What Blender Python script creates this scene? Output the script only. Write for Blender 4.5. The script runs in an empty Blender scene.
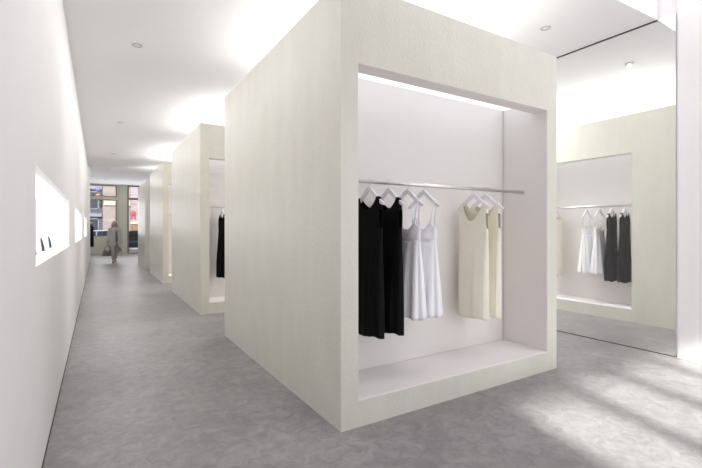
import bpy, bmesh, math, random
from mathutils import Vector, Matrix
random.seed(4)
PI = math.pi
C = bpy.context.scene.collection
S = bpy.context.scene

# ---------------------------------------------------------------- camera
TH = math.atan(253.4 / 412.7)
cam = bpy.data.objects.new('camera', bpy.data.cameras.new('camera'))
C.objects.link(cam)
cam.location = (0, 0, 1.35)
cam.rotation_euler = (PI / 2, 0, -TH)
cam.data.sensor_width = 36
cam.data.lens = 412.7 / 702 * 36
cam.data.shift_y = -(234 - 229.2) / 702
cam.data.clip_start = 0.02
cam.data.clip_end = 300
S.camera = cam

# ---------------------------------------------------------------- light
def world():
    w = bpy.data.worlds.new('sky'); S.world = w; w.use_nodes = True
    nt = w.node_tree; bg = nt.nodes['Background']
    bg.inputs['Color'].default_value = (0.88, 0.93, 1.0, 1)
    bg.inputs['Strength'].default_value = .8
world()
sun = bpy.data.objects.new('sun', bpy.data.lights.new('sun', 'SUN'))
C.objects.link(sun)
sun.data.energy = 6.2; sun.data.angle = math.radians(2.6); sun.data.color = (1.0, 0.95, 0.9)
sun.rotation_euler = Vector((0.27, 1.0, -0.64)).to_track_quat('-Z', 'Y').to_euler()

def area(name, loc, size, energy, color=(1, 1, 1), rot=(0, 0, 0)):
    l = bpy.data.lights.new(name, 'AREA'); l.shape = 'RECTANGLE'
    l.size, l.size_y = size; l.energy = energy; l.color = color
    o = bpy.data.objects.new(name, l); C.objects.link(o)
    o.location = loc; o.rotation_euler = rot
    return o
# unseen fill lamps added high in the tall entrance hall, and the entrance glazing's daylight
area('hall_fill', (2.0, -0.6, 5.05), (2.4, 3.4), 2, (1.0, 0.98, 0.985))
area('hall_side_fill', (4.55, 0.75, 5.05), (1.0, 1.5), 15, (1.0, 0.98, 0.985))  # added fill aimed at the mirror-facing side of the near box
area('entrance_daylight', (3.4, -2.85, 1.9), (3.6, 3.2), 15, (0.96, 0.98, 1.0), (PI / 2, 0, 0))
area('back_window_daylight', (2.0, 25.6, 2.2), (5.0, 2.6), 34, (0.96, 0.98, 1.0), (-PI / 2 - .5, 0, 0))
area('corridor_fill', (0.50, 9.0, 3.40), (1.1, 13.5), 21, (1, .985, .99))  # added soft fill along the corridor, no such fitting in the ceiling
area('side_aisle_fill', (4.5, 8.9, 3.54), (1.0, 9.2), 120, (1, .985, .99))  # added fill for the aisle between boxes and mirror, not a fitting
area('back_room_fill', (1.2, 22.6, 3.76), (3.0, 4.0), 28, (1, .99, .98))  # added fill that lifts the back room and its sill wall
S.cycles.max_bounces = 14; S.cycles.diffuse_bounces = 9; S.cycles.glossy_bounces = 5; S.cycles.transparent_max_bounces = 12
S.view_settings.view_transform = 'Standard'
S.view_settings.look = 'None'
S.view_settings.gamma = 1
S.view_settings.use_curve_mapping = False
S.view_settings.exposure = 1.25
UPLIGHT = 1.75
ALCOVE = 0.66
NICHE = 1.0

# ---------------------------------------------------------------- materials
def srgb(r, g, b):
    def f(v):
        v /= 255
        return v / 12.92 if v <= .04045 else ((v + .055) / 1.055) ** 2.4
    return (f(r), f(g), f(b), 1)

def mat(name, col, rough=0.6, metal=0.0, spec=0.5, sheen=0.0, noise=0.0, nscale=8.0, nstretch=(1, 1, 1),
        bump=0.0, bscale=40.0, bstretch=(1, 1, 1), col2=None, coat=0.0, bdist=0.01):
    m = bpy.data.materials.new(name); m.use_nodes = True
    nt = m.node_tree; N = nt.nodes; L = nt.links
    b = N['Principled BSDF']
    b.inputs['Base Color'].default_value = col
    b.inputs['Roughness'].default_value = rough
    b.inputs['Metallic'].default_value = metal
    b.inputs['Specular IOR Level'].default_value = spec
    b.inputs['Sheen Weight'].default_value = sheen
    b.inputs['Coat Weight'].default_value = coat
    tc = N.new('ShaderNodeTexCoord')
    if noise > 0 or col2:
        mp = N.new('ShaderNodeMapping'); mp.inputs['Scale'].default_value = nstretch
        L.new(tc.outputs['Object'], mp.inputs['Vector'])
        n = N.new('ShaderNodeTexNoise'); n.inputs['Scale'].default_value = nscale
        n.inputs['Detail'].default_value = 6; n.inputs['Roughness'].default_value = .6
        L.new(mp.outputs[0], n.inputs['Vector'])
        rp = N.new('ShaderNodeValToRGB')
        rp.color_ramp.elements[0].position = .3; rp.color_ramp.elements[1].position = .7
        c2 = col2 if col2 else tuple(min(1, k * (1 + noise)) for k in col[:3]) + (1,)
        c1 = col if col2 else tuple(k * (1 - noise) for k in col[:3]) + (1,)
        rp.color_ramp.elements[0].color = c1; rp.color_ramp.elements[1].color = c2
        L.new(n.outputs['Fac'], rp.inputs['Fac']); L.new(rp.outputs[0], b.inputs['Base Color'])
    if bump > 0:
        mp2 = N.new('ShaderNodeMapping'); mp2.inputs['Scale'].default_value = bstretch
        L.new(tc.outputs['Object'], mp2.inputs['Vector'])
        n2 = N.new('ShaderNodeTexNoise'); n2.inputs['Scale'].default_value = bscale
        n2.inputs['Detail'].default_value = 5
        L.new(mp2.outputs[0], n2.inputs['Vector'])
        bp = N.new('ShaderNodeBump'); bp.inputs['Strength'].default_value = bump
        bp.inputs['Distance'].default_value = bdist
        L.new(n2.outputs['Fac'], bp.inputs['Height']); L.new(bp.outputs[0], b.inputs['Normal'])
    return m

def emit(name, col, st):
    m = bpy.data.materials.new(name); m.use_nodes = True
    nt = m.node_tree; nt.nodes.remove(nt.nodes['Principled BSDF'])
    e = nt.nodes.new('ShaderNodeEmission'); e.inputs[0].default_value = col; e.inputs[1].default_value = st
    nt.links.new(e.outputs[0], nt.nodes['Material Output'].inputs[0])
    return m

def glass_mat():
    m = bpy.data.materials.new('window_glass'); m.use_nodes = True
    nt = m.node_tree; nt.nodes.remove(nt.nodes['Principled BSDF'])
    t = nt.nodes.new('ShaderNodeBsdfTransparent'); t.inputs[0].default_value = (.93, .95, .95, 1)
    g = nt.nodes.new('ShaderNodeBsdfGlossy'); g.inputs['Roughness'].default_value = .02
    fr = nt.nodes.new('ShaderNodeFresnel'); fr.inputs[0].default_value = 1.45
    mx = nt.nodes.new('ShaderNodeMixShader')
    nt.links.new(fr.outputs[0], mx.inputs[0]); nt.links.new(t.outputs[0], mx.inputs[1]); nt.links.new(g.outputs[0], mx.inputs[2])
    nt.links.new(mx.outputs[0], nt.nodes['Material Output'].inputs[0])
    return m

def mirror_mat():
    m = bpy.data.materials.new('silvered_mirror'); m.use_nodes = True
    nt = m.node_tree; nt.nodes.remove(nt.nodes['Principled BSDF'])
    g = nt.nodes.new('ShaderNodeBsdfGlossy'); g.inputs['Roughness'].default_value = .0
    g.inputs[0].default_value = (.95, .96, .95, 1)
    d = nt.nodes.new('ShaderNodeBsdfDiffuse'); d.inputs[0].default_value = (.8, .8, .8, 1)
    mx = nt.nodes.new('ShaderNodeMixShader'); mx.inputs[0].default_value = .07
    nt.links.new(g.outputs[0], mx.inputs[1]); nt.links.new(d.outputs[0], mx.inputs[2])
    nt.links.new(mx.outputs[0], nt.nodes['Material Output'].inputs[0])
    return m

def floor_mat():
    m = bpy.data.materials.new('polished_concrete'); m.use_nodes = True
    nt = m.node_tree; N = nt.nodes; L = nt.links; b = N['Principled BSDF']
    tc = N.new('ShaderNodeTexCoord')
    n1 = N.new('ShaderNodeTexNoise'); n1.inputs['Scale'].default_value = 1.3; n1.inputs['Detail'].default_value = 5
    n1.inputs['Distortion'].default_value = .8
    n2 = N.new('ShaderNodeTexNoise'); n2.inputs['Scale'].default_value = 11; n2.inputs['Detail'].default_value = 9
    n2.inputs['Distortion'].default_value = .8; n2.inputs['Roughness'].default_value = .74
    L.new(tc.outputs['Object'], n1.inputs[0]); L.new(tc.outputs['Object'], n2.inputs[0])
    r1 = N.new('ShaderNodeValToRGB'); r1.color_ramp.elements[0].position = .32; r1.color_ramp.elements[1].position = .68
    r1.color_ramp.elements[0].color = (.242, .233, .236, 1); r1.color_ramp.elements[1].color = (.305, .294, .297, 1)
    r2 = N.new('ShaderNodeValToRGB'); r2.color_ramp.elements[0].position = .34; r2.color_ramp.elements[1].position = .66
    r2.color_ramp.elements[0].color = (.74, .735, .735, 1); r2.color_ramp.elements[1].color = (1.2, 1.2, 1.2, 1)
    L.new(n1.outputs[0], r1.inputs[0]); L.new(n2.outputs[0], r2.inputs[0])
    mx = N.new('ShaderNodeMixRGB'); mx.blend_type = 'MULTIPLY'; mx.inputs[0].default_value = 1
    L.new(r1.outputs[0], mx.inputs[1]); L.new(r2.outputs[0], mx.inputs[2]); L.new(mx.outputs[0], b.inputs['Base Color'])
    mr = N.new('ShaderNodeMapRange'); mr.inputs['To Min'].default_value = .30; mr.inputs['To Max'].default_value = .46
    L.new(n2.outputs[0], mr.inputs[0]); L.new(mr.outputs[0], b.inputs['Roughness'])
    b.inputs['Specular IOR Level'].default_value = .4
    return m

M = {}
M['wall'] = mat('white_wall_paint', srgb(240, 238, 239), .7, noise=.012, nscale=3)
M['ceiling'] = mat('white_ceiling_paint', srgb(240, 239, 241), .8, noise=.008, nscale=2)
M['floor'] = floor_mat()
M['mirror'] = mirror_mat()
M['glass'] = glass_mat()
M['gap'] = mat('dark_shadow_gap', srgb(62, 60, 64), .7, noise=.05)
M['plaster'] = mat('cream_lime_plaster', srgb(215, 213, 202), .28, spec=.5, noise=.04, nscale=5, nstretch=(1, 1, .35),
                   bump=.5, bscale=55, bstretch=(1, 1, .6), bdist=.006)
M['lining'] = mat('mauve_white_lacquer', srgb(228, 223, 221), .5, noise=.01, nscale=3)
M['lining_floor'] = mat('white_lacquer', srgb(240, 235, 236), .45, noise=.008, nscale=3)
M['alcove_light'] = emit('cool_led_diffuser', (0.93, 0.96, 1.0, 1), ALCOVE)
M['roof_light'] = emit('white_led_uplight', (1.0, 0.99, 0.98, 1), UPLIGHT)
M['niche_light'] = emit('niche_led', (1.0, 1.0, 1.0, 1), NICHE)
M['niche_in'] = mat('niche_white', srgb(246, 246, 246), .6, noise=.004)
M['chrome'] = mat('brushed_steel', srgb(226, 223, 222), .3, metal=.85, noise=.02)
M['black'] = mat('black_crepe', srgb(13, 13, 15), .85, sheen=.0, spec=.15, noise=.1, nscale=30, bump=.15, bscale=300)
M['white_fab'] = mat('white_satin', srgb(246, 245, 248), .5, noise=.02, nscale=15, bump=.1, bscale=250)
M['cream_fab'] = mat('cream_crepe', srgb(238, 233, 217), .75, noise=.02, nscale=15, bump=.12, bscale=250)
M['cream_trim'] = mat('cream_binding', srgb(196, 186, 158), .75, noise=.02)
M['hanger'] = mat('white_lacquered_hanger', srgb(236, 235, 240), .4, noise=.01)
M['ring'] = mat('grey_downlight_trim', srgb(190, 188, 186), .5, noise=.02)
M['lens'] = mat('downlight_lens', srgb(232, 230, 228), .4, noise=.02)
M['frame'] = mat('sage_grey_frame', srgb(176, 174, 160), .6, noise=.02)
M['frame_dark'] = mat('dark_window_frame', srgb(112, 108, 104), .6, noise=.02)

# ---------------------------------------------------------------- helpers
class MB:
    def __init__(s): s.bm = bmesh.new()
    def box(s, a, b):
        x0, y0, z0 = a; x1, y1, z1 = b
        v = [s.bm.verts.new(p) for p in ((x0,y0,z0),(x1,y0,z0),(x1,y1,z0),(x0,y1,z0),(x0,y0,z1),(x1,y0,z1),(x1,y1,z1),(x0,y1,z1))]
        for f in ((3,2,1,0),(4,5,6,7),(0,1,5,4),(1,2,6,5),(2,3,7,6),(3,0,4,7)): s.bm.faces.new([v[i] for i in f])
        return s
    def poly(s, pts, axis, d0, d1):
        """extrude a 2d outline along an axis"""
        def P(p, d):
            return {'x': (d, p[0], p[1]), 'y': (p[0], d, p[1]), 'z': (p[0], p[1], d)}[axis]
        a = [s.bm.verts.new(P(p, d0)) for p in pts]; b = [s.bm.verts.new(P(p, d1)) for p in pts]
        n = len(pts)
        s.bm.faces.new(a[::-1]); s.bm.faces.new(b)
        for i in range(n): s.bm.faces.new((a[i], a[(i+1)%n], b[(i+1)%n], b[i]))
        return s
    def tube(s, pts, r, n=12, cap=True, flat=None):
        pts = [Vector(p) for p in pts]; rings = []
        up = None
        for i, p in enumerate(pts):
            t = (pts[min(i+1, len(pts)-1)] - pts[max(i-1, 0)]).normalized()
            if up is None:
                up = t.orthogonal().normalized()
            up = (up - t * up.dot(t)).normalized()
            sd = t.cross(up); rr = r[i] if isinstance(r, (list, tuple)) else r
            rings.append([s.bm.verts.new(p + (up*math.cos(2*PI*k/n) + sd*math.sin(2*PI*k/n)*(flat or 1)) * rr) for k in range(n)])
        for a, b in zip(rings, rings[1:]):
            for k in range(n): s.bm.faces.new((a[k], a[(k+1)%n], b[(k+1)%n], b[k]))
        if cap: s.bm.faces.new(rings[0][::-1]); s.bm.faces.new(rings[-1])
        return s
    def lathe(s, prof, c, n=32, axis='z'):
        rings = []
        for r, h in prof:
            ring = []
            for k in range(n):
                a = 2*PI*k/n; x, y = r*math.cos(a), r*math.sin(a)
                p = {'z': (x, y, h), 'x': (h, x, y), 'y': (x, h, y)}[axis]
                ring.append(s.bm.verts.new(Vector(p) + Vector(c)))
            rings.append(ring)
        for a, b in zip(rings, rings[1:]):
            for k in range(n): s.bm.faces.new((a[k], a[(k+1)%n], b[(k+1)%n], b[k]))
        s.bm.faces.new(rings[0][::-1]); s.bm.faces.new(rings[-1])
        return s
    def ell(s, c, r, n=20, m=12, fn=None):
        rings = []
        for i in range(1, m):
            t = PI*i/m; ring = []
            for k in range(n):
                a = 2*PI*k/n
                d = Vector((math.sin(t)*math.cos(a), math.sin(t)*math.sin(a), math.cos(t)))
                q = fn(d) if fn else d
                ring.append(s.bm.verts.new((c[0]+r[0]*q[0], c[1]+r[1]*q[1], c[2]+r[2]*q[2])))
            rings.append(ring)
        for a, b in zip(rings, rings[1:]):
            for k in range(n): s.bm.faces.new((a[k], b[k], b[(k+1)%n], a[(k+1)%n]))
        T = s.bm.verts.new((c[0], c[1], c[2]+r[2])); B = s.bm.verts.new((c[0], c[1], c[2]-r[2]))
        for k in range(n):
            s.bm.faces.new((T, rings[0][k], rings[0][(k+1)%n])); s.bm.faces.new((B, rings[-1][(k+1)%n], rings[-1][k]))
        return s
    def build(s, name, m, parent=None, smooth=False, bevel=0.0, solid=0.0, sub=0):
        bmesh.ops.recalc_face_normals(s.bm, faces=s.bm.faces)
        me = bpy.data.meshes.new(name); s.bm.to_mesh(me); s.bm.free()
        me.materials.append(m)
        if smooth:
            for p in me.polygons: p.use_smooth = True
        o = bpy.data.objects.new(name, me); C.objects.link(o)
        if parent: o.parent = parent
        if solid:
            k = o.modifiers.new('solidify', 'SOLIDIFY'); k.thickness = solid; k.offset = 0
        if bevel:
            k = o.modifiers.new('bevel', 'BEVEL'); k.width = bevel; k.segments = 2; k.limit_method = 'ANGLE'
            k.angle_limit = math.radians(40)
        if sub:
            k = o.modifiers.new('subsurf', 'SUBSURF'); k.levels = sub; k.render_levels = sub
        return o

def tag(o, label, cat=None, group=None, kind=None):
    if label: o['label'] = label
    if cat: o['category'] = cat
    if group: o['group'] = group
    if kind: o['kind'] = kind
    return o
def thing(name, loc, label, cat, group=None, rz=0):
    o = bpy.data.objects.new(name, None); C.objects.link(o)
    o.empty_display_size = .1
    o.location = loc; o.rotation_euler = (0, 0, rz)
    return tag(o, label, cat, group)
def struct(o, label=None):
    o['kind'] = 'structure'
    if label: o['label'] = label
    return o
def kids(o): return [c for c in list(C.objects) if c.parent == o]
def copy_tree(o, parent=None):
    c = o.copy(); C.objects.link(c)
    if parent: c.parent = parent
    for ch in kids(o): copy_tree(ch, c)
    return c

# ---------------------------------------------------------------- room shell
LX, RX = -0.27, 5.22
HF, HB = -3.0, 26.0
TOP = 5.2
struct(MB().box((-1.6, HF-.3, -.12), (9.5, 26.12, 0)).build('floor', M['floor']), 'grey polished concrete floor with sun patch')
# left wall with three long display niches
N3 = [(2.65, 5.60), (6.95, 10.0), (11.45, 14.65)]
w = MB(); WX = -.95
w.box((WX, HF, 0), (LX, 20.6, 1.154)).box((WX, HF, 1.690), (LX, 20.6, TOP))
ys = [HF] + [k for n in N3 for k in n] + [20.6]
for i in range(0, len(ys), 2): w.box((WX, ys[i], 1.154), (LX, ys[i+1], 1.690))
struct(w.build('wall_left', M['wall']), 'long white side wall with three recessed niches')
for i, (a, b) in enumerate(N3):
    k = MB(); t = .004; bx = LX - .46
    k.box((bx, a, 1.154), (bx+.02, b, 1.690))
    k.box((bx, a, 1.154), (LX-.001, b, 1.154+t)).box((bx, a, 1.690-t), (LX-.001, b, 1.690))
    k.box((bx, a, 1.154), (LX-.001, a+t, 1.690)).box((bx, b-t, 1.154), (LX-.001, b, 1.690))
    lin = struct(k.build('trim_%d' % (i+1), M['niche_in']), 'white lining of a wall niche')
    MB().box((LX-.42, a+.06, 1.677), (LX-.05, b-.06, 1.684)).build('niche_light', M['niche_light'], lin)
# recess past the end of the left wall
struct(MB().box((-1.6, 20.6, 0), (-1.45, HB, 4.0)).box((-1.6, 20.5, 0), (WX, 20.6, 4.0)).build('wall_recess', M['wall']))
# right wall
struct(MB().box((5.19, HF, 0), (5.5, 1.90, TOP)).box((RX+.002, 1.90, 0), (5.5, HB, 4.4)).build('wall_right', M['wall']), 'plain white wall beside the mirror')
mir = thing('wall_mirror', (5.2, 1.92, 0), 'full height frameless mirror covering the right wall, reflecting the nearest display box', 'mirror')
MB().box((0, 0, .006), (.02, 16.6, 3.628)).build('mirror_pane', M['mirror'], mir)
struct(MB().box((5.190, 2.085, 3.619), (5.199, 16.0, 3.632)).build('trim_4', M['gap']), 'dark shadow gap between ceiling and mirror')
struct(MB().box((5.192, 1.92, 0.0), (5.199, 18.5, .006)).build('trim_5', M['gap']), 'dark line at the foot of the mirror')
struct(MB().box((-.272, HF, 0), (-.264, 20.6, .008)).build('baseboard_left', M['gap']))
# main ceiling (slightly raked)
def cz(x): return 3.43 + (x - LX) * .0366
YC0, YC1 = 2.085, 16.1
cm = MB()
cm.poly([(LX, cz(LX)), (5.199, cz(5.199)), (5.199, 5.25), (LX, 5.25)], 'y', YC0, YC0+.12)
cm.poly([(LX, cz(LX)), (5.199, cz(5.199)), (5.199, cz(5.199)+.14), (LX, cz(LX)+.14)], 'y', YC0+.12, YC1)
struct(cm.build('ceiling', M['ceiling']), 'white ceiling above the row of boxes')
struct(MB().box((-1.6, YC1-.0, 3.80), (5.5, HB, 3.95)).build('ceiling_back', M['ceiling']))
struct(MB().box((-.95, HF-.2, TOP), (5.5, YC0+.12, TOP+.12)).build('ceiling_front', M['ceiling']))
# entrance wall behind the camera: sun window with four mullions
w = MB()
w.box((-.95, HF-.2, 0), (1.30, HF, TOP)).box((1.30, HF-.2, 3.30), (5.5, HF, TOP)).box((5.3, HF-.2, 0), (5.5, HF, 3.30))
struct(w.build('wall_front', M['wall']))
w = MB()
for x in (2.04, 2.76, 3.48, 4.20, 4.92): w.box((x-.055, HF-.14, 0), (x+.055, HF-.04, 3.3))
w.box((1.30, HF-.14, 0), (5.3, HF-.04, .08))
wf = struct(w.build('window_1', M['frame_dark']))
MB().box((1.3, HF-.10, .08), (5.3, HF-.09, 3.3)).build('pane', M['glass'], wf)

# ---------------------------------------------------------------- shop front at the far end
Y = HB
w = MB()
w.box((-1.6, Y, 0), (1.10, Y+.12, .90))              # sill wall
w.box((1.06, Y-.06, 0), (1.40, Y+.14, 3.8))          # pier
w.box((2.75, Y-.06, 0), (5.5, Y+.14, 3.8))
struct(w.build('wall_back', M['frame']), 'sage grey sill wall and pier of the far shop front')
w = MB()
w.box((-.95, Y+.0, 2.96), (.90, Y+.10, 3.12)).box((.90, Y, .90), (1.06, Y+.10, 3.8))
w.box((-.95, Y+.01, .90), (.90, Y+.09, .96))
w.box((-.95, Y+.02, 3.74), (.90, Y+.09, 3.8))
w.box((-1.6, Y, .9), (-.95, Y+.1, 3.8))
wf = struct(w.build('window_2', M['frame']), 'large shop window with a transom')
w = MB()
for z0, z1 in ((.96, 2.96), (3.12, 3.74)):
    w.box((.84, Y+.02, z0), (.90, Y+.08, z1)).box((-.95, Y+.02, z1-.05), (.84, Y+.08, z1)).box((-.95, Y+.02, z0), (.84, Y+.08, z0+.04))
w.build('sash', M['frame_dark'], wf)
MB().box((-.95, Y+.045, .96), (.9, Y+.055, 3.74)).build('pane', M['glass'], wf)
w = MB()
w.box((1.40, Y, 0), (1.485, Y+.1, 3.8)).box((2.66, Y, 0), (2.75, Y+.1, 3.8))
w.box((1.485, Y, 2.98), (2.66, Y+.1, 3.10)).box((1.485, Y, 3.72), (2.66, Y+.1, 3.8)).box((1.485, Y+.02, 0), (2.66, Y+.08, .05))
df = struct(w.build('door_1', M['frame_dark']), 'glazed shop door beside the pier')
MB().box((1.485, Y+.045, .05), (2.66, Y+.055, 3.72)).build('pane', M['glass'], df)
MB().tube([(2.55, Y-.03, .9), (2.55, Y-.03, 1.3)], .012).box((2.54, Y-.03, .92), (2.56, Y+.045, .94)).box((2.54, Y-.03, 1.26), (2.56, Y+.045, 1.28)).build('door_handle', M['chrome'], df)

def street(r, g, b):
    return tuple(k*.5 for k in srgb(r, g, b)[:3]) + (1,)
# street outside
M['asphalt'] = mat('asphalt', street(150, 148, 148), .9, noise=.08, nscale=20)
M['pave'] = mat('pale_pavement', street(190, 188, 186), .9, noise=.03, nscale=6)
struct(MB().box((-14, 26.13, -.2), (22, 29.2, -.03)).build('ground', M['pave']), 'pale pavement in front of the shop')
struct(MB().box((-14, 29.2, -.25), (22, 42, -.12)).build('road', M['asphalt']))

def brick(name, c1, c2, mort, sc):
    m = bpy.data.materials.new(name); m.use_nodes = True
    nt = m.node_tree; N = nt.nodes; L = nt.links; b = N['Principled BSDF']; b.inputs['Roughness'].default_value = .9
    tc = N.new('ShaderNodeTexCoord'); mp = N.new('ShaderNodeMapping'); mp.inputs['Rotation'].default_value = (PI/2, 0, 0)
    bt = N.new('ShaderNodeTexBrick'); bt.inputs['Scale'].default_value = sc
    bt.inputs['Color1'].default_value = c1; bt.inputs['Color2'].default_value = c2; bt.inputs['Mortar'].default_value = mort
    L.new(tc.outputs['Object'], mp.inputs[0]); L.new(mp.outputs[0], bt.inputs['Vector']); L.new(bt.outputs[0], b.inputs['Base Color'])
    return m
M['pink_brick'] = brick('pink_brick', street(150, 136, 132), street(142, 130, 126), street(160, 148, 143), 3)
M['lilac'] = mat('pale_lilac_render', street(166, 150, 156), .9, noise=.03)
M['slate'] = mat('blue_grey_render', street(84, 84, 94), .9, noise=.06)
M['pane_dark'] = mat('dark_house_glass', street(60, 58, 66), .15, noise=.1, nscale=1)
M['band'] = mat('cream_stone', street(186, 180, 166), .9, noise=.03)
M['lav'] = mat('pale_blue_metal', street(122, 126, 146), .5, noise=.03)
M['orange'] = mat('orange_timber', street(130, 96, 74), .7, noise=.15, nscale=4)
M['red'] = mat('red_sign', street(170, 46, 66), .5, noise=.05)
M['purple'] = mat('violet_lampshade', street(110, 96, 160), .6, noise=.05)
M['peach'] = mat('peach_lampshade', street(170, 116, 90), .6, noise=.05)
FY = 40.0
# blue-grey building, left
b1 = thing('townhouse', (-6, FY, -.12), 'blue grey building with glazed bays seen through the left of the far window', 'building')
w = MB().box((0, 0, 0), (6.35, 5, 9)); w.build('facade', M['slate'], b1)
for z0 in (.9, 3.1, 5.3, 7.0):
    for x0 in (.4, 2.4, 4.6):
        wi = MB().box((x0, -.06, z0), (x0+1.5, .0, z0+.08)).box((x0, -.06, z0+1.4), (x0+1.5, .0, z0+1.48)).box((x0, -.06, z0), (x0+.08, 0, z0+1.48)).box((x0+1.42, -.06, z0), (x0+1.5, 0, z0+1.48)).box((x0+.7, -.06, z0), (x0+.78, 0, z0+1.48)).build('window', M['lav'], b1)
        MB().box((x0+.08, -.02, z0+.08), (x0+1.42, -.005, z0+1.4)).build('pane', M['pane_dark'], wi)
for z0 in (2.5, 4.75):
    MB().box((0, -.25, z0), (6.3, 0, z0+.28)).build('ledge', M['lav'], b1)
# pink brick building, middle
b2 = thing('brick_building', (.36, FY-.3, -.12), 'pale pink brick building with a cream stone band beyond the far window', 'building')
MB().box((0, 0, 0), (2.0, 5, 9)).build('facade', M['pink_brick'], b2)
MB().box((0, -.12, 3.45), (2.0, 0, 4.15)).build('stone_band', M['band'], b2)
for z0 in (5.0, 2.2): MB().box((.1, -.03, z0), (1.8, 0, z0+.06)).build('string_course', M['band'], b2)
# lilac building, right
b3 = thing('pale_building', (2.37, FY-.2, -.12), 'very pale lilac building seen through the glazed shop door', 'building')
MB().box((0, 0, 0), (7, 5, 9)).build('facade', M['lilac'], b3)
MB().box((0, -.1, 1.9), (7, 0, 2.1)).build('white_fascia', M['band'], b3)
MB().box((0, -.08, .9), (7, 0, 1.85)).build('timber_front', M['orange'], b3)
for x0 in (.1, 1.0, 1.9): MB().box((x0, -.04, 3.6), (x0+.55, 0, 3.72)).build('sill', M['peach'], b3)
w = MB()
w.lathe([(.05, -.03), (.22, -.02), (.22, .02), (.05, .02)], (2.45, 39.5, 2.72), 24, 'y')
w.box((2.28, 39.48, 2.25), (2.40, 39.52, 2.70)).box((2.52, 39.48, 2.25), (2.64, 39.52, 2.70))
sg_ = w.build('street_sign', M['red'], bevel=.01); sg_.parent = b3; sg_.location = (-2.24, -(FY-.2)+.22, .12); sg_['label'] = 'small red sign'
for nm, mm, z, lab in (('hanging_lantern', 'purple', 4.55, 'violet round lamp high in the far window, above the peach one'), ('hanging_lantern', 'peach', 4.02, 'peach round lamp in the far window, below the violet one')):
    t = thing(nm, (.02, 38.9, z), lab, 'lamp')
    MB().ell((0, 0, 0), (.22, .22, .2)).build('shade', M[mm], t, smooth=True)
    MB().tube([(0, 0, .18), (0, 0, .35), (0, 1.08, .35)], .012).build('bracket', M['frame_dark'], t)

# parked cars
M['tyre'] = mat('tyre_rubber', street(30, 30, 32), .8, noise=.05)
M['car_glass'] = mat('car_glass', street(40, 46, 58), .1, noise=.05)
def car(loc, paint, label, trim):
    t = thing('parked_car', loc, label, 'car', None)
    prof = [(-2.1, .28), (-2.15, .62), (-2.0, .84), (-1.05, .96), (-.45, 1.38), (.95, 1.42), (1.65, 1.0), (2.05, .92), (2.15, .6), (2.1, .28)]
    MB().poly(prof, 'y', -.85, .85).build('body', paint, t, bevel=.05)
    MB().poly([(-.95, .96), (-.42, 1.32), (.2, 1.34), (.2, .96)], 'y', -.87, -.84).poly([(.27, .96), (.27, 1.34), (.92, 1.36), (1.5, .98)], 'y', -.87, -.84).build('side_window', M['car_glass'], t)
    MB().box((-2.0, -.875, .62), (2.0, -.85, .72)).build('side_trim', trim, t)
    for x in (-1.35, 1.35):
        for y in (-.8, .6):
            wh = MB().lathe([(.06, 0), (.3, 0), (.33, .03), (.33, .17), (.3, .2), (.06, .2)], (x, y-.08, .33), 24, 'y').build('wheel', M['tyre'], t)
            MB().lathe([(.02, -.01), (.18, -.01), (.18, .01), (.02, .01)], (x, y-.085, .33), 16, 'y').build('hubcap', M['chrome'], wh)
    return t
car((-.30, 33.6, -.12), mat('silver_car_paint', street(140, 146, 168), .3, noise=.01), 'silver parked car outside the left window', M['frame_dark'])
car((2.25, 30.7, -.12), mat('navy_car_paint', street(14, 16, 30), .3, noise=.02), 'dark navy parked car with pale side strip outside the door', mat('pale_blue_strip', street(80, 104, 160), .4, noise=.02))

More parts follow.
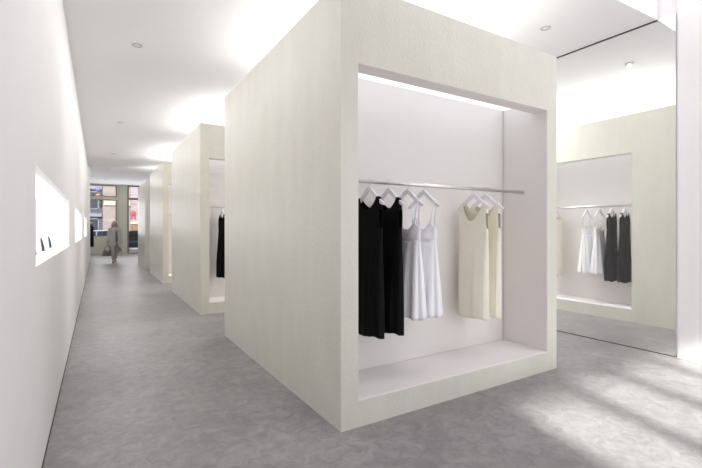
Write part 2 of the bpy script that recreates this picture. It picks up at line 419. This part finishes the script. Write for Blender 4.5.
# ---------------------------------------------------------------- display boxes
BX0, W_, D_, H_ = 1.376, 2.42, 2.94, 3.025
def make_box(label):
    t = thing('display_box', (BX0, 2.37, 0), label, 'display unit', 'row of cream plaster display boxes')
    s = MB()
    zt = 2.61
    s.box((0, 0, 0), (W_, D_, .178)).box((0, 0, zt), (W_, D_, 2.88))
    for a, b in (((0, 0), (W_, .04)), ((0, D_-.04), (W_, D_)), ((0, .04), (.04, D_-.04)), ((W_-.04, .04), (W_, D_-.04))):
        s.box((a[0], a[1], 2.88), (b[0], b[1], H_))
    s.box((0, 0, .178), (.135, D_, zt)).box((2.274, 0, .178), (W_, .60, zt)).box((.135, 0, 2.485), (2.274, .14, zt))
    s.box((.135, .515, .178), (2.274, .60, zt)).box((.135, .60, .178), (1.91, D_, zt)).box((1.91, 2.34, .178), (W_, D_, zt))
    s.box((2.28, .60, 2.465), (W_, 2.34, zt))
    s.build('plaster_shell', M['plaster'], t)
    e = .004
    f = MB()
    f.box((.135, .50, .186), (2.262, .5149, 2.60))
    f.box((.135, .002, .178), (.139, .50, 2.60)).box((2.270, .002, .178), (2.274, .50, 2.60))
    f.box((.139, .002, 2.481), (2.270, .14, 2.485)).box((.139, .14, 2.481), (2.270, .144, 2.60))
    # side alcove
    f.box((1.91, .60, .178), (1.925, 2.34, 2.60))
    f.box((1.925, .60, .178), (W_-.002, .604, 2.60)).box((1.925, 2.336, .178), (W_-.002, 2.34, 2.60))
    f.build('alcove_lining', M['lining'], t)
    f = MB().box((.139, .003, .178), (2.270, .50, .184)).box((1.925, .604, .178), (W_-.003, 2.336, .184))
    f.build('alcove_floor', M['lining_floor'], t)
    MB().box((.145, .16, 2.596), (2.264, .492, 2.606)).build('light_strip', M['alcove_light'], t)
    MB().box((1.93, .61, 2.596), (2.26, 2.33, 2.606)).build('light_strip', M['alcove_light'], t)
    MB().box((.30, .30, 2.885), (W_-.30, D_-.30, 2.90)).build('roof_uplight', M['roof_light'], t)
    for pts, fl in (([(.139, .27, 1.720), (2.270, .27, 1.720)], ((.139, .147), (2.262, 2.270))),):
        r = MB().tube(pts, .0165, 20).build('hanging_rail', M['chrome'], t, smooth=True)
        for a, b in fl: MB().lathe([(.01, a), (.027, a), (.027, b), (.01, b)], (0, .27, 1.720), 24, 'x').build('rail_flange', M['chrome'], r)
    r = MB().tube([(2.15, .604, 1.720), (2.15, 2.336, 1.720)], .0205, 20).build('hanging_rail', M['chrome'], t, smooth=True)
    for a, b in ((.604, .612), (2.328, 2.336)): MB().lathe([(.01, a), (.027, a), (.027, b), (.01, b)], (2.15, 0, 1.715), 24, 'y').build('rail_flange', M['chrome'], r)
    return t
BL = ['nearest and largest cream plaster display box, with six dresses in its lit front alcove',
      'second cream plaster display box from the camera, one black dress visible in its alcove',
      'third cream plaster display box from the camera, only a sliver of alcove visible',
      'farthest cream plaster display box, closest to the street window']
box0 = make_box(BL[0])
for i, y in ((1, 6.77), (2, 11.17), (3, 15.57)):
    c = copy_tree(box0); c.location = (BX0, y, 0); c['label'] = BL[i]

# ---------------------------------------------------------------- hangers and dresses
# local frame: x along the hanger, y its thickness, z = 0 at rail centre
def make_hanger():
    t = thing('clothes_hanger', (0, 0, 0), 'x', 'hanger', 'white hangers')
    out = []; inn = []
    top = [(.0, -.038), (.018, -.041), (.045, -.058), (.09, -.094), (.14, -.131), (.180, -.158), (.206, -.171)]
    bot = [(.200, -.188), (.178, -.183), (.135, -.163), (.085, -.129), (.04, -.096), (.016, -.081), (0, -.077)]
    right = top + bot
    left = [(-x, z) for x, z in right[::-1]][1:-1]
    MB().poly(right + left, 'y', -.009, .009).build('hanger_arms', M['hanger'], t, bevel=.003)
    pts = [(0, 0, -.045), (0, 0, -.024)]
    for k in range(0, 13):
        a = -PI/2 - .35 + (k/12) * 4.2
        pts.append((.0195*math.cos(-a+PI), 0, -.0195*math.sin(a+PI)*-1))
    # clean hook: stem up then round the rail
    pts = [(0, 0, -.045), (0, 0, -.03), (.012, 0, -.020)]
    for k in range(11):
        a = -0.7 + k/10 * 3.9
        pts.append((.0232*math.cos(a), 0, .005+.0232*math.sin(a)))
    MB().tube(pts, .0022, 8).build('hook', M['chrome'], t, smooth=True)
    return t

def smoothstep(a, b, x):
    x = max(0, min(1, (x-a)/(b-a))); return x*x*(3-2*x)

def tank_dress(mname, label, seed, front_drop=.10, back_drop=.08, trim=None, folds=1.0):
    rnd = random.Random(seed); ph = [rnd.uniform(0, 6.28) for _ in range(4)]
    m = M[mname]; NC, NR = 120, 40
    HEM = -1.17; ARM = -.36
    def halfw(z):
        k = (z - HEM)/(ARM - HEM)
        return .158 + .009*k if k < 1 else .167
    def topz(cx, front):
        ax = abs(cx)
        if ax < .118:     # neckline scoop
            d = front_drop if front else back_drop
            q = ax/.118
            return -.118 - d*(1-q*q)**.8 - .10*0
        if ax < .152: return -.118 - (ax-.118)*.30
        return -.130 - (ARM*-1 - .130) * smoothstep(.152, .166, ax)
    s = MB(); cols = []
    rings = []
    for c in range(NC):
        a = 2*PI*c/NC; ca, sa = math.cos(a), math.sin(a); front = sa < 0
        # signed, flattened ellipse so columns spread evenly
        ux = math.copysign(abs(ca)**.8, ca)
        tz = topz(ux*.167, front)
        col = []
        for r in range(NR+1):
            z = HEM + (tz - HEM) * r/NR
            hw = halfw(z)
            kk = smoothstep(-.5, -1.1, z)
            dep = .030 + .032*smoothstep(-.25, -1.0, z)
            dep *= smoothstep(-.118, -.30, z)*.9 + .12
            x = ux*hw
            fold = (math.sin(5*a+ph[0]+z*.8)*.5 + math.sin(9*a+ph[1])*.3 + math.sin(14*a+ph[2])*.2) * .017*folds*smoothstep(-.30, -1.1, z)
            y = sa*abs(sa)**-.3*dep if abs(sa) > 1e-6 else 0
            nx, ny = ca*.35, sa
            x += fold*nx; y += fold*ny + (math.copysign(.0085, sa) if abs(sa) > 1e-6 else 0)*(1-smoothstep(-.2, -.4, z))
            if r == 0: z += .010*math.sin(3*a+ph[3]) 
            col.append(s.bm.verts.new((x, y, z)))
        cols.append(col)
    for c in range(NC):
        A, B = cols[c], cols[(c+1)%NC]
        for r in range(NR): s.bm.faces.new((A[r], B[r], B[r+1], A[r+1]))
    # join front and back over the shoulders
    t = thing('tank_dress', (0, 0, 0), label, 'dress')
    tops = [tuple(col[-1].co) for col in cols]
    for c in range(NC):
        if tops[c][1] < 0 and .112 < abs(tops[c][0]) < .160:
            # mirrored column
            c2 = (NC - c) % NC; n2 = (NC - (c+1)) % NC; n1 = (c+1) % NC
            if .112 < abs(tops[n1][0]) < .160:
                try: s.bm.faces.new((cols[c][-1], cols[n1][-1], cols[n2][-1], cols[c2][-1]))
                except ValueError: pass
    s.build('dress_body', m, t, smooth=True, solid=.003)
    if trim:
        pts = [tops[c] for c in range(NC//2, NC) if abs(tops[c][0]) < .112]
        MB().tube([(p[0], p[1]-.001, p[2]) for p in pts], .0028, 6).build('neckline_binding', M[trim], t, smooth=True)
        pts = [tops[c] for c in range(0, NC//2) if abs(tops[c][0]) < .112]
        MB().tube(pts, .0028, 6).build('neckline_binding', M[trim], t, smooth=True)
    return t

def slip_dress(label, seed):
    rnd = random.Random(seed); ph = [rnd.uniform(0, 6.28) for _ in range(4)]
    t = thing('slip_dress', (0, 0, 0), label, 'dress')
    NC = 144; WZ, HEM = -.455, -1.07
    def ring_pt(a, hw, dep, z, fold):
        ca, sa = math.cos(a), math.sin(a)
        ux = math.copysign(abs(ca)**.85, ca)
        return (ux*hw + fold*ca*.4, sa*dep + fold*sa, z)
    # skirt
    s = MB(); cols = []
    for c in range(NC):
        a = 2*PI*c/NC; col = []
        for r in range(31):
            k = r/30; z = WZ + (HEM-WZ)*k
            hw = .150 + .034*k**.8; dep = .034 + .062*k**.7
            saw = abs(((a*9/(2*PI)+ph[0]) % 1)*2-1)
            fold = (-.5+smoothstep(.1, .8, saw))*.048*(.12+.88*k) + math.sin(16*a+ph[1])*.003*k
            p = ring_pt(a, hw, dep, z + (.008*math.sin(2*a+ph[2]) if r == 30 else 0), fold)
            col.append(s.bm.verts.new(p))
        cols.append(col)
    for c in range(NC):
        A, B = cols[c], cols[(c+1)%NC]
        for r in range(30): s.bm.faces.new((A[r], A[r+1], B[r+1], B[r]))
    s.build('skirt', M['white_fab'], t, smooth=True, solid=.002)
    # bodice with pointed cups
    s = MB(); cols = []
    for c in range(NC):
        a = 2*PI*c/NC; ca, sa = math.cos(a), math.sin(a); front = sa < 0; col = []
        ux = math.copysign(abs(ca)**.85, ca); ax = abs(ux)
        if front: tz = -.365 + .056*max(0, 1-abs(ax-.72)/.42)**1.2 - .012*(ax > 1.1)
        else: tz = -.375 + .03*max(0, 1-abs(ax-.72)/.42)
        for r in range(15):
            k = r/14; z = WZ + (tz-WZ)*k
            hw = .150 + .010*k; dep = .034 + .004*math.sin(k*PI)
            cup = .014*math.exp(-((ax-.48)/.3)**2)*math.sin(min(1, k*1.1)*PI)*(1 if front else 0)
            ruch = .0022*math.sin(k*26 + ax*5)*(1 if k < .9 else .2)
            col.append(s.bm.verts.new(ring_pt(a, hw, dep, z, cup + ruch)))
        cols.append(col)
    for c in range(NC):
        A, B = cols[c], cols[(c+1)%NC]
        for r in range(14): s.bm.faces.new((A[r], B[r], B[r+1], A[r+1]))
    s.build('bodice', M['white_fab'], t, smooth=True, solid=.002)
    MB().tube([ring_pt(2*PI*k/48, .1505, .0345, WZ, .001) for k in range(49)], .003, 6).build('waist_seam', M['white_fab'], t, smooth=True)
    for sx in (-1, 1):
        for sy in (-1, 1):
            zt = -.312 if sy < 0 else -.345
            pts = [(sx*.114, sy*.026, zt), (sx*.125, sy*.018, -.24), (sx*.142, sy*.011, -.17), (sx*.146, sy*.0085, -.128), (sx*.146, 0, -.124)]
            MB().tube(pts, .0062, 8, flat=.4).build('strap', M['white_fab'], t, smooth=True)
    return t

hang0 = make_hanger()
bl0 = tank_dress('black', 'x', 3, folds=1.1); sl0 = slip_dress('x', 5); cr0 = tank_dress('cream_fab', 'x', 8, trim='cream_trim', folds=.8, front_drop=.17)
used = set()
def put(proto, loc, rz, label, group):
    o = proto if proto.name not in used else copy_tree(proto)
    used.add(proto.name)
    o.location = loc; o.rotation_euler = (0, 0, rz); o['label'] = label
    if group: o['group'] = group
    return o
RZ = 1.715
# front of nearest box: hanger runs along world y ; local -y (dress front) faces -x ... camera sees the front from the left
fx = [('black', 1.784, 'black sleeveless dress at the left end of the near box rail, nearest its cream frame'),
      ('black', 1.971, 'black sleeveless dress in the near box, between the other black dress and the white ones'),
      ('slip', 2.164, 'white strappy dress in the near box, partly behind the black dress'),
      ('slip', 2.337, 'white strappy dress in the near box with open wall to its right'),
      ('cream', 2.941, 'cream sleeveless dress in the near box, the fuller left one of the cream pair'),
      ('cream', 3.100, 'cream sleeveless dress at the right end of the near box rail, half hidden')]
hl = ['white hanger of the leftmost black dress in the near box', 'white hanger of the second black dress in the near box',
      'white hanger of the left white strappy dress in the near box', 'white hanger of the right white strappy dress in the near box',
      'white hanger of the left cream dress in the near box', 'white hanger of the rightmost cream dress in the near box']
protos = {'black': bl0, 'slip': sl0, 'cream': cr0}
grp = {'black': 'black sleeveless dresses', 'slip': 'white strappy dresses', 'cream': 'cream sleeveless dresses'}
for i, (k, x, lab) in enumerate(fx):
    a = -PI/2 + random.uniform(-.05, .05)
    put(hang0, (x, 2.64, RZ), a, hl[i], 'white hangers in the display boxes')
    put(protos[k], (x, 2.64, RZ), a, lab, grp[k])
# side alcove of the nearest box, seen in the mirror
sx = [('black', 3.189, 'black dress reflected in the mirror, rightmost in the reflected alcove'),
      ('black', 3.376, 'black dress reflected in the mirror, next to the white dresses'),
      ('slip', 3.565, 'white strappy dress reflected in the mirror, nearer the black dresses'),
      ('slip', 3.765, 'white strappy dress reflected in the mirror, left one of the pair'),
      ('cream', 4.29, 'cream dress reflected in the mirror at the near box edge')]
for i, (k, y, lab) in enumerate(sx):
    a = PI - .15 + random.uniform(-.04, .04)
    x = BX0 + 2.15
    put(hang0, (x, y, RZ), a, lab.replace('black dress', 'white hanger of black dress').replace('white strappy dress', 'white hanger of white dress').replace('cream dress', 'white hanger of cream dress'), 'white hangers in the display boxes')
    put(protos[k], (x, y, RZ), a, lab, grp[k])
a = -PI/2 + .03
put(hang0, (1.784, 7.04, RZ), a, 'white hanger in the second box from the camera', 'white hangers in the display boxes')
put(bl0, (1.784, 7.04, RZ), a, 'black sleeveless dress in the second box, seen past the near box', grp['black'])

# ---------------------------------------------------------------- ceiling downlights
def downlight(label):
    t = thing('downlight', (0, 0, 0), label, 'ceiling light', 'recessed ceiling downlights')
    s = MB(); s.lathe([(.040, -.002), (.052, -.008), (.060, -.008), (.066, 0), (.066, .01), (.040, .01)], (0, 0, 0), 40).build('trim_ring', M['ring'], t, smooth=False)
    MB().lathe([(.002, -.004), (.030, -.004), (.040, -.001), (.040, .006), (.002, .006)], (0, 0, 0), 32).build('lens', M['lens'], t)
    return t
d0 = downlight('x')
dl = [((.385, 5.3), 'round ceiling downlight closest to the camera on the left'), ((.385, 9.3), 'second ceiling downlight along the corridor'),
      ((.385, 13.25), 'third ceiling downlight along the corridor'), ((.42, 19.4), 'fourth ceiling downlight, in the bright far ceiling'),
      ((.35, 23.8), 'farthest ceiling downlight, near the street window'), ((4.26, 2.79), 'ceiling downlight at the right above the near box corner, beside the mirror')]
for i, ((x, y), lab) in enumerate(dl):
    o = d0 if i == 0 else copy_tree(d0)
    z = cz(x) - .001 if y < YC1 else 3.799
    o.location = (x, y, z); o['label'] = lab; o.scale = (.85, .85, 1)
    l = bpy.data.lights.new('downlight_lamp', 'SPOT'); l.energy = 5; l.spot_size = math.radians(160); l.spot_blend = 1; l.shadow_soft_size = .015
    lo = bpy.data.objects.new('downlight_lamp', l); C.objects.link(lo); lo.location = (x, y, z-.03)
    if y < YC1: o.rotation_euler = (0, -math.atan(.0366), 0)

# ---------------------------------------------------------------- items in the first niche
def heel(label):
    t = thing('shoe_heel_ornament', (0, 0, 0), label, 'accessory', 'slim dark accessories in the niche')
    pts = [(0, 0, 0.004), (-.002, -.004, .03), (-.006, -.012, .06), (-.011, -.018, .09), (-.016, -.02, .115)]
    MB().tube(pts, [.0105, .010, .009, .007, .004], 12).build('body', M['acc'], t, smooth=True)
    MB().lathe([(.001, 0), (.012, 0), (.012, .004), (.001, .004)], (0, 0, 0), 20).build('foot', M['black'], t)
    return t
M['acc'] = mat('dark_plum_leather', srgb(66, 56, 68), .35, noise=.3, nscale=25)
h0 = heel('slim dark leaning accessory in the first wall niche, middle one')
h0.name = 'leaning_accessory'
h0.location = (-.408, 4.52, 1.158)
h1 = copy_tree(h0); h1.location = (-.418, 5.30, 1.158); h1['label'] = 'slim dark leaning accessory in the first wall niche, farthest one'
h2 = copy_tree(h0); h2.location = (-.406, 3.93, 1.158); h2['label'] = 'slim dark leaning accessory at the near edge of the first wall niche'

# ---------------------------------------------------------------- dark coat hung past the wall end
M['coat_tan'] = mat('tan_timber', srgb(206, 172, 136), .6, noise=.05)
rk = thing('coat_rail', (-.55, 22.0, 0), 'tan upright coat stand just past the end of the left wall', 'coat stand')
MB().box((.285, -.02, 0), (.315, .02, 1.66)).box((-.35, -.02, 1.63), (.345, .02, 1.66)).box((-.35, -.02, 0), (-.32, .02, 1.63)).box((-.36, -.2, 0), (-.31, .2, .025)).box((.28, -.2, 0), (.32, .2, .025)).build('stand_frame', M['coat_tan'], rk)
ct = thing('long_coat', (-.26, 21.9, 1.63), 'long black coat hanging past the end of the left wall', 'coat')
s = MB(); cols = []
for c in range(48):
    a = 2*PI*c/48; col = []
    for r in range(20):
        k = r/19; z = -.05 - 1.02*k
        w_ = (.02 + .17*smoothstep(0, .12, k)) + .02*k; d_ = .03 + .07*smoothstep(0, .2, k) + .01*k
        f_ = .008*math.sin(6*a)*k
        col.append(s.bm.verts.new(((w_*.55+f_)*math.cos(a), (d_*1.9+f_)*math.sin(a), z)))
    cols.append(col)
for c in range(48):
    A, B = cols[c], cols[(c+1)%48]
    for r in range(19): s.bm.faces.new((A[r], A[r+1], B[r+1], B[r]))
s.bm.faces.new([c[0] for c in cols]); s.bm.faces.new([c[-1] for c in cols][::-1])
s.build('coat_body', M['black'], ct, smooth=True)
MB().tube([(0, 0, -.06), (0, 0, .0), (0, .0, .035), (0, .03, .05), (0, .05, .03)], .003, 8).build('hook', M['chrome'], ct)
for sgn in (-1, 1):
    MB().tube([(0, sgn*.12, -.10), (0, sgn*.19, -.2), (.0, sgn*.215, -.5), (.01, sgn*.21, -.66)], [.03, .05, .05, .042], 14).build('sleeve', M['black'], ct, smooth=True)

# ---------------------------------------------------------------- walking woman
M['skin'] = mat('skin', srgb(176, 158, 146), .6, noise=.02)
M['hair'] = mat('ash_hair', srgb(166, 160, 154), .6, noise=.15, nscale=20, nstretch=(4, 4, .6))
M['coat_grey'] = mat('grey_wool', srgb(190, 188, 186), .9, noise=.06, nscale=30)
M['top_dark'] = mat('charcoal_knit', srgb(132, 130, 130), .9, noise=.06, nscale=30)
M['trouser'] = mat('grey_trousers', srgb(176, 172, 170), .9, noise=.05, nscale=20)
M['shoe'] = mat('dark_grey_leather', srgb(86, 82, 80), .5, noise=.05)
M['bag'] = mat('dark_grey_bag_leather', srgb(120, 117, 115), .5, noise=.08)
P = thing('person', (.60, 19.5, 0), 'person with long hair in a grey coat and trousers, walking and holding a bag', 'person', rz=.12)
# faces -y (towards the camera). +x local = her left (image right)
J = {}
verts, edges, rad = [], [], []
def jv(n, p, r): J[n] = len(verts); verts.append(p); rad.append(r)
def je(a, b): edges.append((J[a], J[b]))
jv('pelvis', (0, 0, .93), (.15, .11)); jv('waist', (0, .0, 1.06), (.125, .09)); jv('chest', (0, -.01, 1.24), (.145, .105))
jv('neckb', (0, 0, 1.39), (.075, .065)); jv('neck', (0, -.01, 1.45), (.048, .05))
for a, b in (('pelvis', 'waist'), ('waist', 'chest'), ('chest', 'neckb'), ('neckb', 'neck')): je(a, b)
jv('jaw', (0, -.02, 1.50), (.055, .065)); jv('headm', (0, -.015, 1.57), (.072, .088)); jv('headt', (0, -.005, 1.64), (.055, .065))
je('neck', 'jaw'); je('jaw', 'headm'); je('headm', 'headt')
HAND = {}
for sg, kn, an, hand in ((-1, (-.085, -.14, .50), (-.08, -.13, .10), (-.27, -.03, .74)), (1, (.08, .04, .49), (.06, .28, .14), (.25, .06, .76))):
    n = 'L' if sg > 0 else 'R'
    jv('hip'+n, (sg*.09, 0, .86), (.095, .10)); je('pelvis', 'hip'+n)
    jv('knee'+n, kn, (.055, .058)); je('hip'+n, 'knee'+n)
    cf = tuple(kn[i]*.7+an[i]*.3 + (0, .015, 0)[i] for i in range(3))
    jv('calf'+n, cf, (.052, .055)); je('knee'+n, 'calf'+n)
    jv('ank'+n, an, (.034, .036)); je('calf'+n, 'ank'+n)
    jv('toe'+n, (an[0], an[1]-.15, an[2]-.065 if sg < 0 else an[2]-.10), (.032, .022)); je('ank'+n, 'toe'+n)
    jv('sho'+n, (sg*.165, 0, 1.35), (.058, .058)); je('neckb', 'sho'+n)
    el = (sg*.225, .03, 1.06)
    jv('elb'+n, el, (.040, .042)); je('sho'+n, 'elb'+n)
    wr = tuple(hand[i] + (el[i]-hand[i])*.18 for i in range(3))
    jv('wri'+n, wr, (.026, .028)); je('elb'+n, 'wri'+n)
    jv('palm'+n, hand, (.036, .022)); je('wri'+n, 'palm'+n)
    HAND[n] = hand
me = bpy.data.meshes.new('body'); me.from_pydata(verts, edges, [])
me.materials.append(M['skin'])
body = bpy.data.objects.new('body', me); C.objects.link(body); body.parent = P
me.skin_vertices or None
body.modifiers.new('skin', 'SKIN').use_smooth_shade = True
sk = me.skin_vertices[0].data
for i, r in enumerate(rad): sk[i].radius = r; sk[i].use_root = (i == 0)
ss = body.modifiers.new('sub', 'SUBSURF'); ss.levels = 2; ss.render_levels = 2
# face details
fc = MB()
fc.ell((0, -.105, 1.565), (.011, .018, .022)).build('nose', M['skin'], P, smooth=True)
for sg in (-1, 1):
    MB().ell((sg*.029, -.098, 1.592), (.012, .007, .007)).build('eye', M['top_dark'], P, smooth=True)
    MB().ell((sg*.078, -.005, 1.57), (.01, .02, .03)).build('ear', M['skin'], P, smooth=True)
MB().ell((0, -.098, 1.528), (.020, .008, .006)).build('mouth', mat('lips', srgb(150, 104, 98), .5, noise=.02), P, smooth=True)
# hair: cap + falling locks
def hfn(d):
    z = d[2]; return Vector((d[0]*(1+.15*max(0, -z)), d[1], z))
hm = MB().ell((0, .018, 1.60), (.093, .098, .098), 24, 16, hfn)
for k in range(15):
    a = PI*(-.12 + 1.24*k/14)
    x, y = math.cos(a)*.085, math.sin(a)*.085+.01
    hm.tube([(x*.9, y*.9, 1.62), (x*1.12, y*1.15, 1.53), (x*1.25, y*1.2, 1.44), (x*1.35, y*1.15, 1.35+.02*math.sin(k*2)), (x*1.25, y*1.1, 1.30+.02*math.cos(k))], [.026, .03, .03, .024, .008], 10)
hm.build('hair', M['hair'], P, smooth=True)
# fingers
for n, sg in (('R', -1), ('L', 1)):
    h = Vector(HAND[n]); m_ = MB()
    for i in range(4):
        off = -.024 + .016*i; ln = (.030, .034, .032, .026)[i]
        curl = 1 if n == 'R' else .45
        m_.tube([h + Vector((0, off, -.012)), h + Vector((sg*.006, off, -.012-ln)), h + Vector((-sg*.014*curl, off, -.018-ln*1.7)), h + Vector((-sg*.032*curl, off, -.016-ln*(1.6 if curl == 1 else 2.2)))], [.0095, .009, .008, .006], 8)
    m_.tube([h + Vector((-sg*.006, -.022, .012)), h + Vector((-sg*.020, -.040, -.012)), h + Vector((-sg*.028, -.040, -.036))], [.011, .010, .007], 8)
    m_.build('fingers', M['skin'], P, smooth=True)
# coat: torso shell, open at the front; hem longer on her left/back
s = MB(); cols = []; NCc = 56
for c in range(NCc+1):
    a = -PI/2 + .48 + (2*PI-.46)*c/NCc     # gap facing -y
    ca, sa = math.cos(a), math.sin(a)
    hem = .66 - .34*max(0, ca)*max(0, .6+sa*.4) - .05*max(0, sa)
    col = []
    for r in range(26):
        k = r/25; z = 1.42 + (hem-1.42)*k
        if z > 1.30: q = (1.42-z)/.12; hw = .085+.115*math.sqrt(q); dp = .07+.055*math.sqrt(q)
        else:
            q = (1.30-z)/.9; hw = .195 - .03*math.sin(min(1, q*2.5)*PI) + .06*q; dp = .125 + .075*q
        fl_ = .010*math.sin(7*a)*max(0, k-.3)
        col.append(s.bm.verts.new(((hw+fl_)*ca, (dp+fl_)*sa, z)))
    cols.append(col)
for A, B in zip(cols, cols[1:]):
    for r in range(25): s.bm.faces.new((A[r], A[r+1], B[r+1], B[r]))
s.build('coat', M['coat_grey'], P, smooth=True, solid=.012)
for n, sg in (('R', -1), ('L', 1)):
    a = Vector(verts[J['sho'+n]]); e = Vector(verts[J['elb'+n]]); w_ = Vector(verts[J['wri'+n]])
    MB().tube([a + Vector((-sg*.03, 0, .03)), a, (a+e)/2, e, (e+w_)/2, w_], [.055, .072, .064, .058, .052, .048], 16).build('sleeve', M['coat_grey'], P, smooth=True)
    MB().tube([a + Vector((-sg*.12, -.05, .05)), a + Vector((-sg*.105, -.10, -.04)), a + Vector((-sg*.11, -.128, -.14))], [.02, .03, .012], 10, flat=.5).build('lapel', M['coat_grey'], P, smooth=True)
    hp = Vector(verts[J['hip'+n]]); kn = Vector(verts[J['knee'+n]]); an = Vector(verts[J['ank'+n]])
    MB().tube([hp + Vector((-sg*.01, 0, .1)), hp, (hp+kn)/2, kn, (kn+an)/2, an + Vector((0, 0, .02))], [.09, .105, .085, .066, .060, .056], 18).build('trouser_leg', M['trouser'], P, smooth=True)
    tz = an.z - .07 if n == 'R' else an.z - .09
    sh = MB()
    sh.tube([an + Vector((0, .05, -.045)), an + Vector((0, 0, -.05)), an + Vector((0, -.08, -.062 if n == 'R' else -.085)), an + Vector((0, -.16, -.072 if n == 'R' else -.112))], [.03, .042, .038, .02], 12)
    sh.build('shoe', M['shoe'], P, smooth=True)
tp = MB()
tp.tube([(0, 0, .86), (0, 0, 1.0), (0, 0, 1.2), (0, 0, 1.38)], [.125, .115, .118, .07], 20)
tp.build('knit_top', M['top_dark'], P, smooth=True)
# handbag hanging from her right hand
mw = Matrix.Translation((.60, 19.5, 0)) @ Matrix.Rotation(.12, 4, 'Z')
hp = mw @ Vector(HAND['R'])
bg = thing('handbag', (hp.x, hp.y, hp.z - .50), 'dark grey handbag hanging from the walking person\'s hand', 'handbag', rz=.3)
MB().poly([(-.17, .02), (.17, .02), (.185, .06), (.13, .26), (-.13, .26), (-.185, .06)], 'y', -.06, .06).build('bag_body', M['bag'], bg, bevel=.02)
for y in (-.04, .04):
    MB().tube([(-.10, y, .25), (-.085, y*.8, .36), (-.03, y*.3, .445), (.03, y*.3, .445), (.085, y*.8, .36), (.10, y, .25)], .008, 8).build('handle', M['bag'], bg, smooth=True)
MB().box((-.025, -.066, .20), (.025, -.055, .235)).build('clasp', M['chrome'], bg)
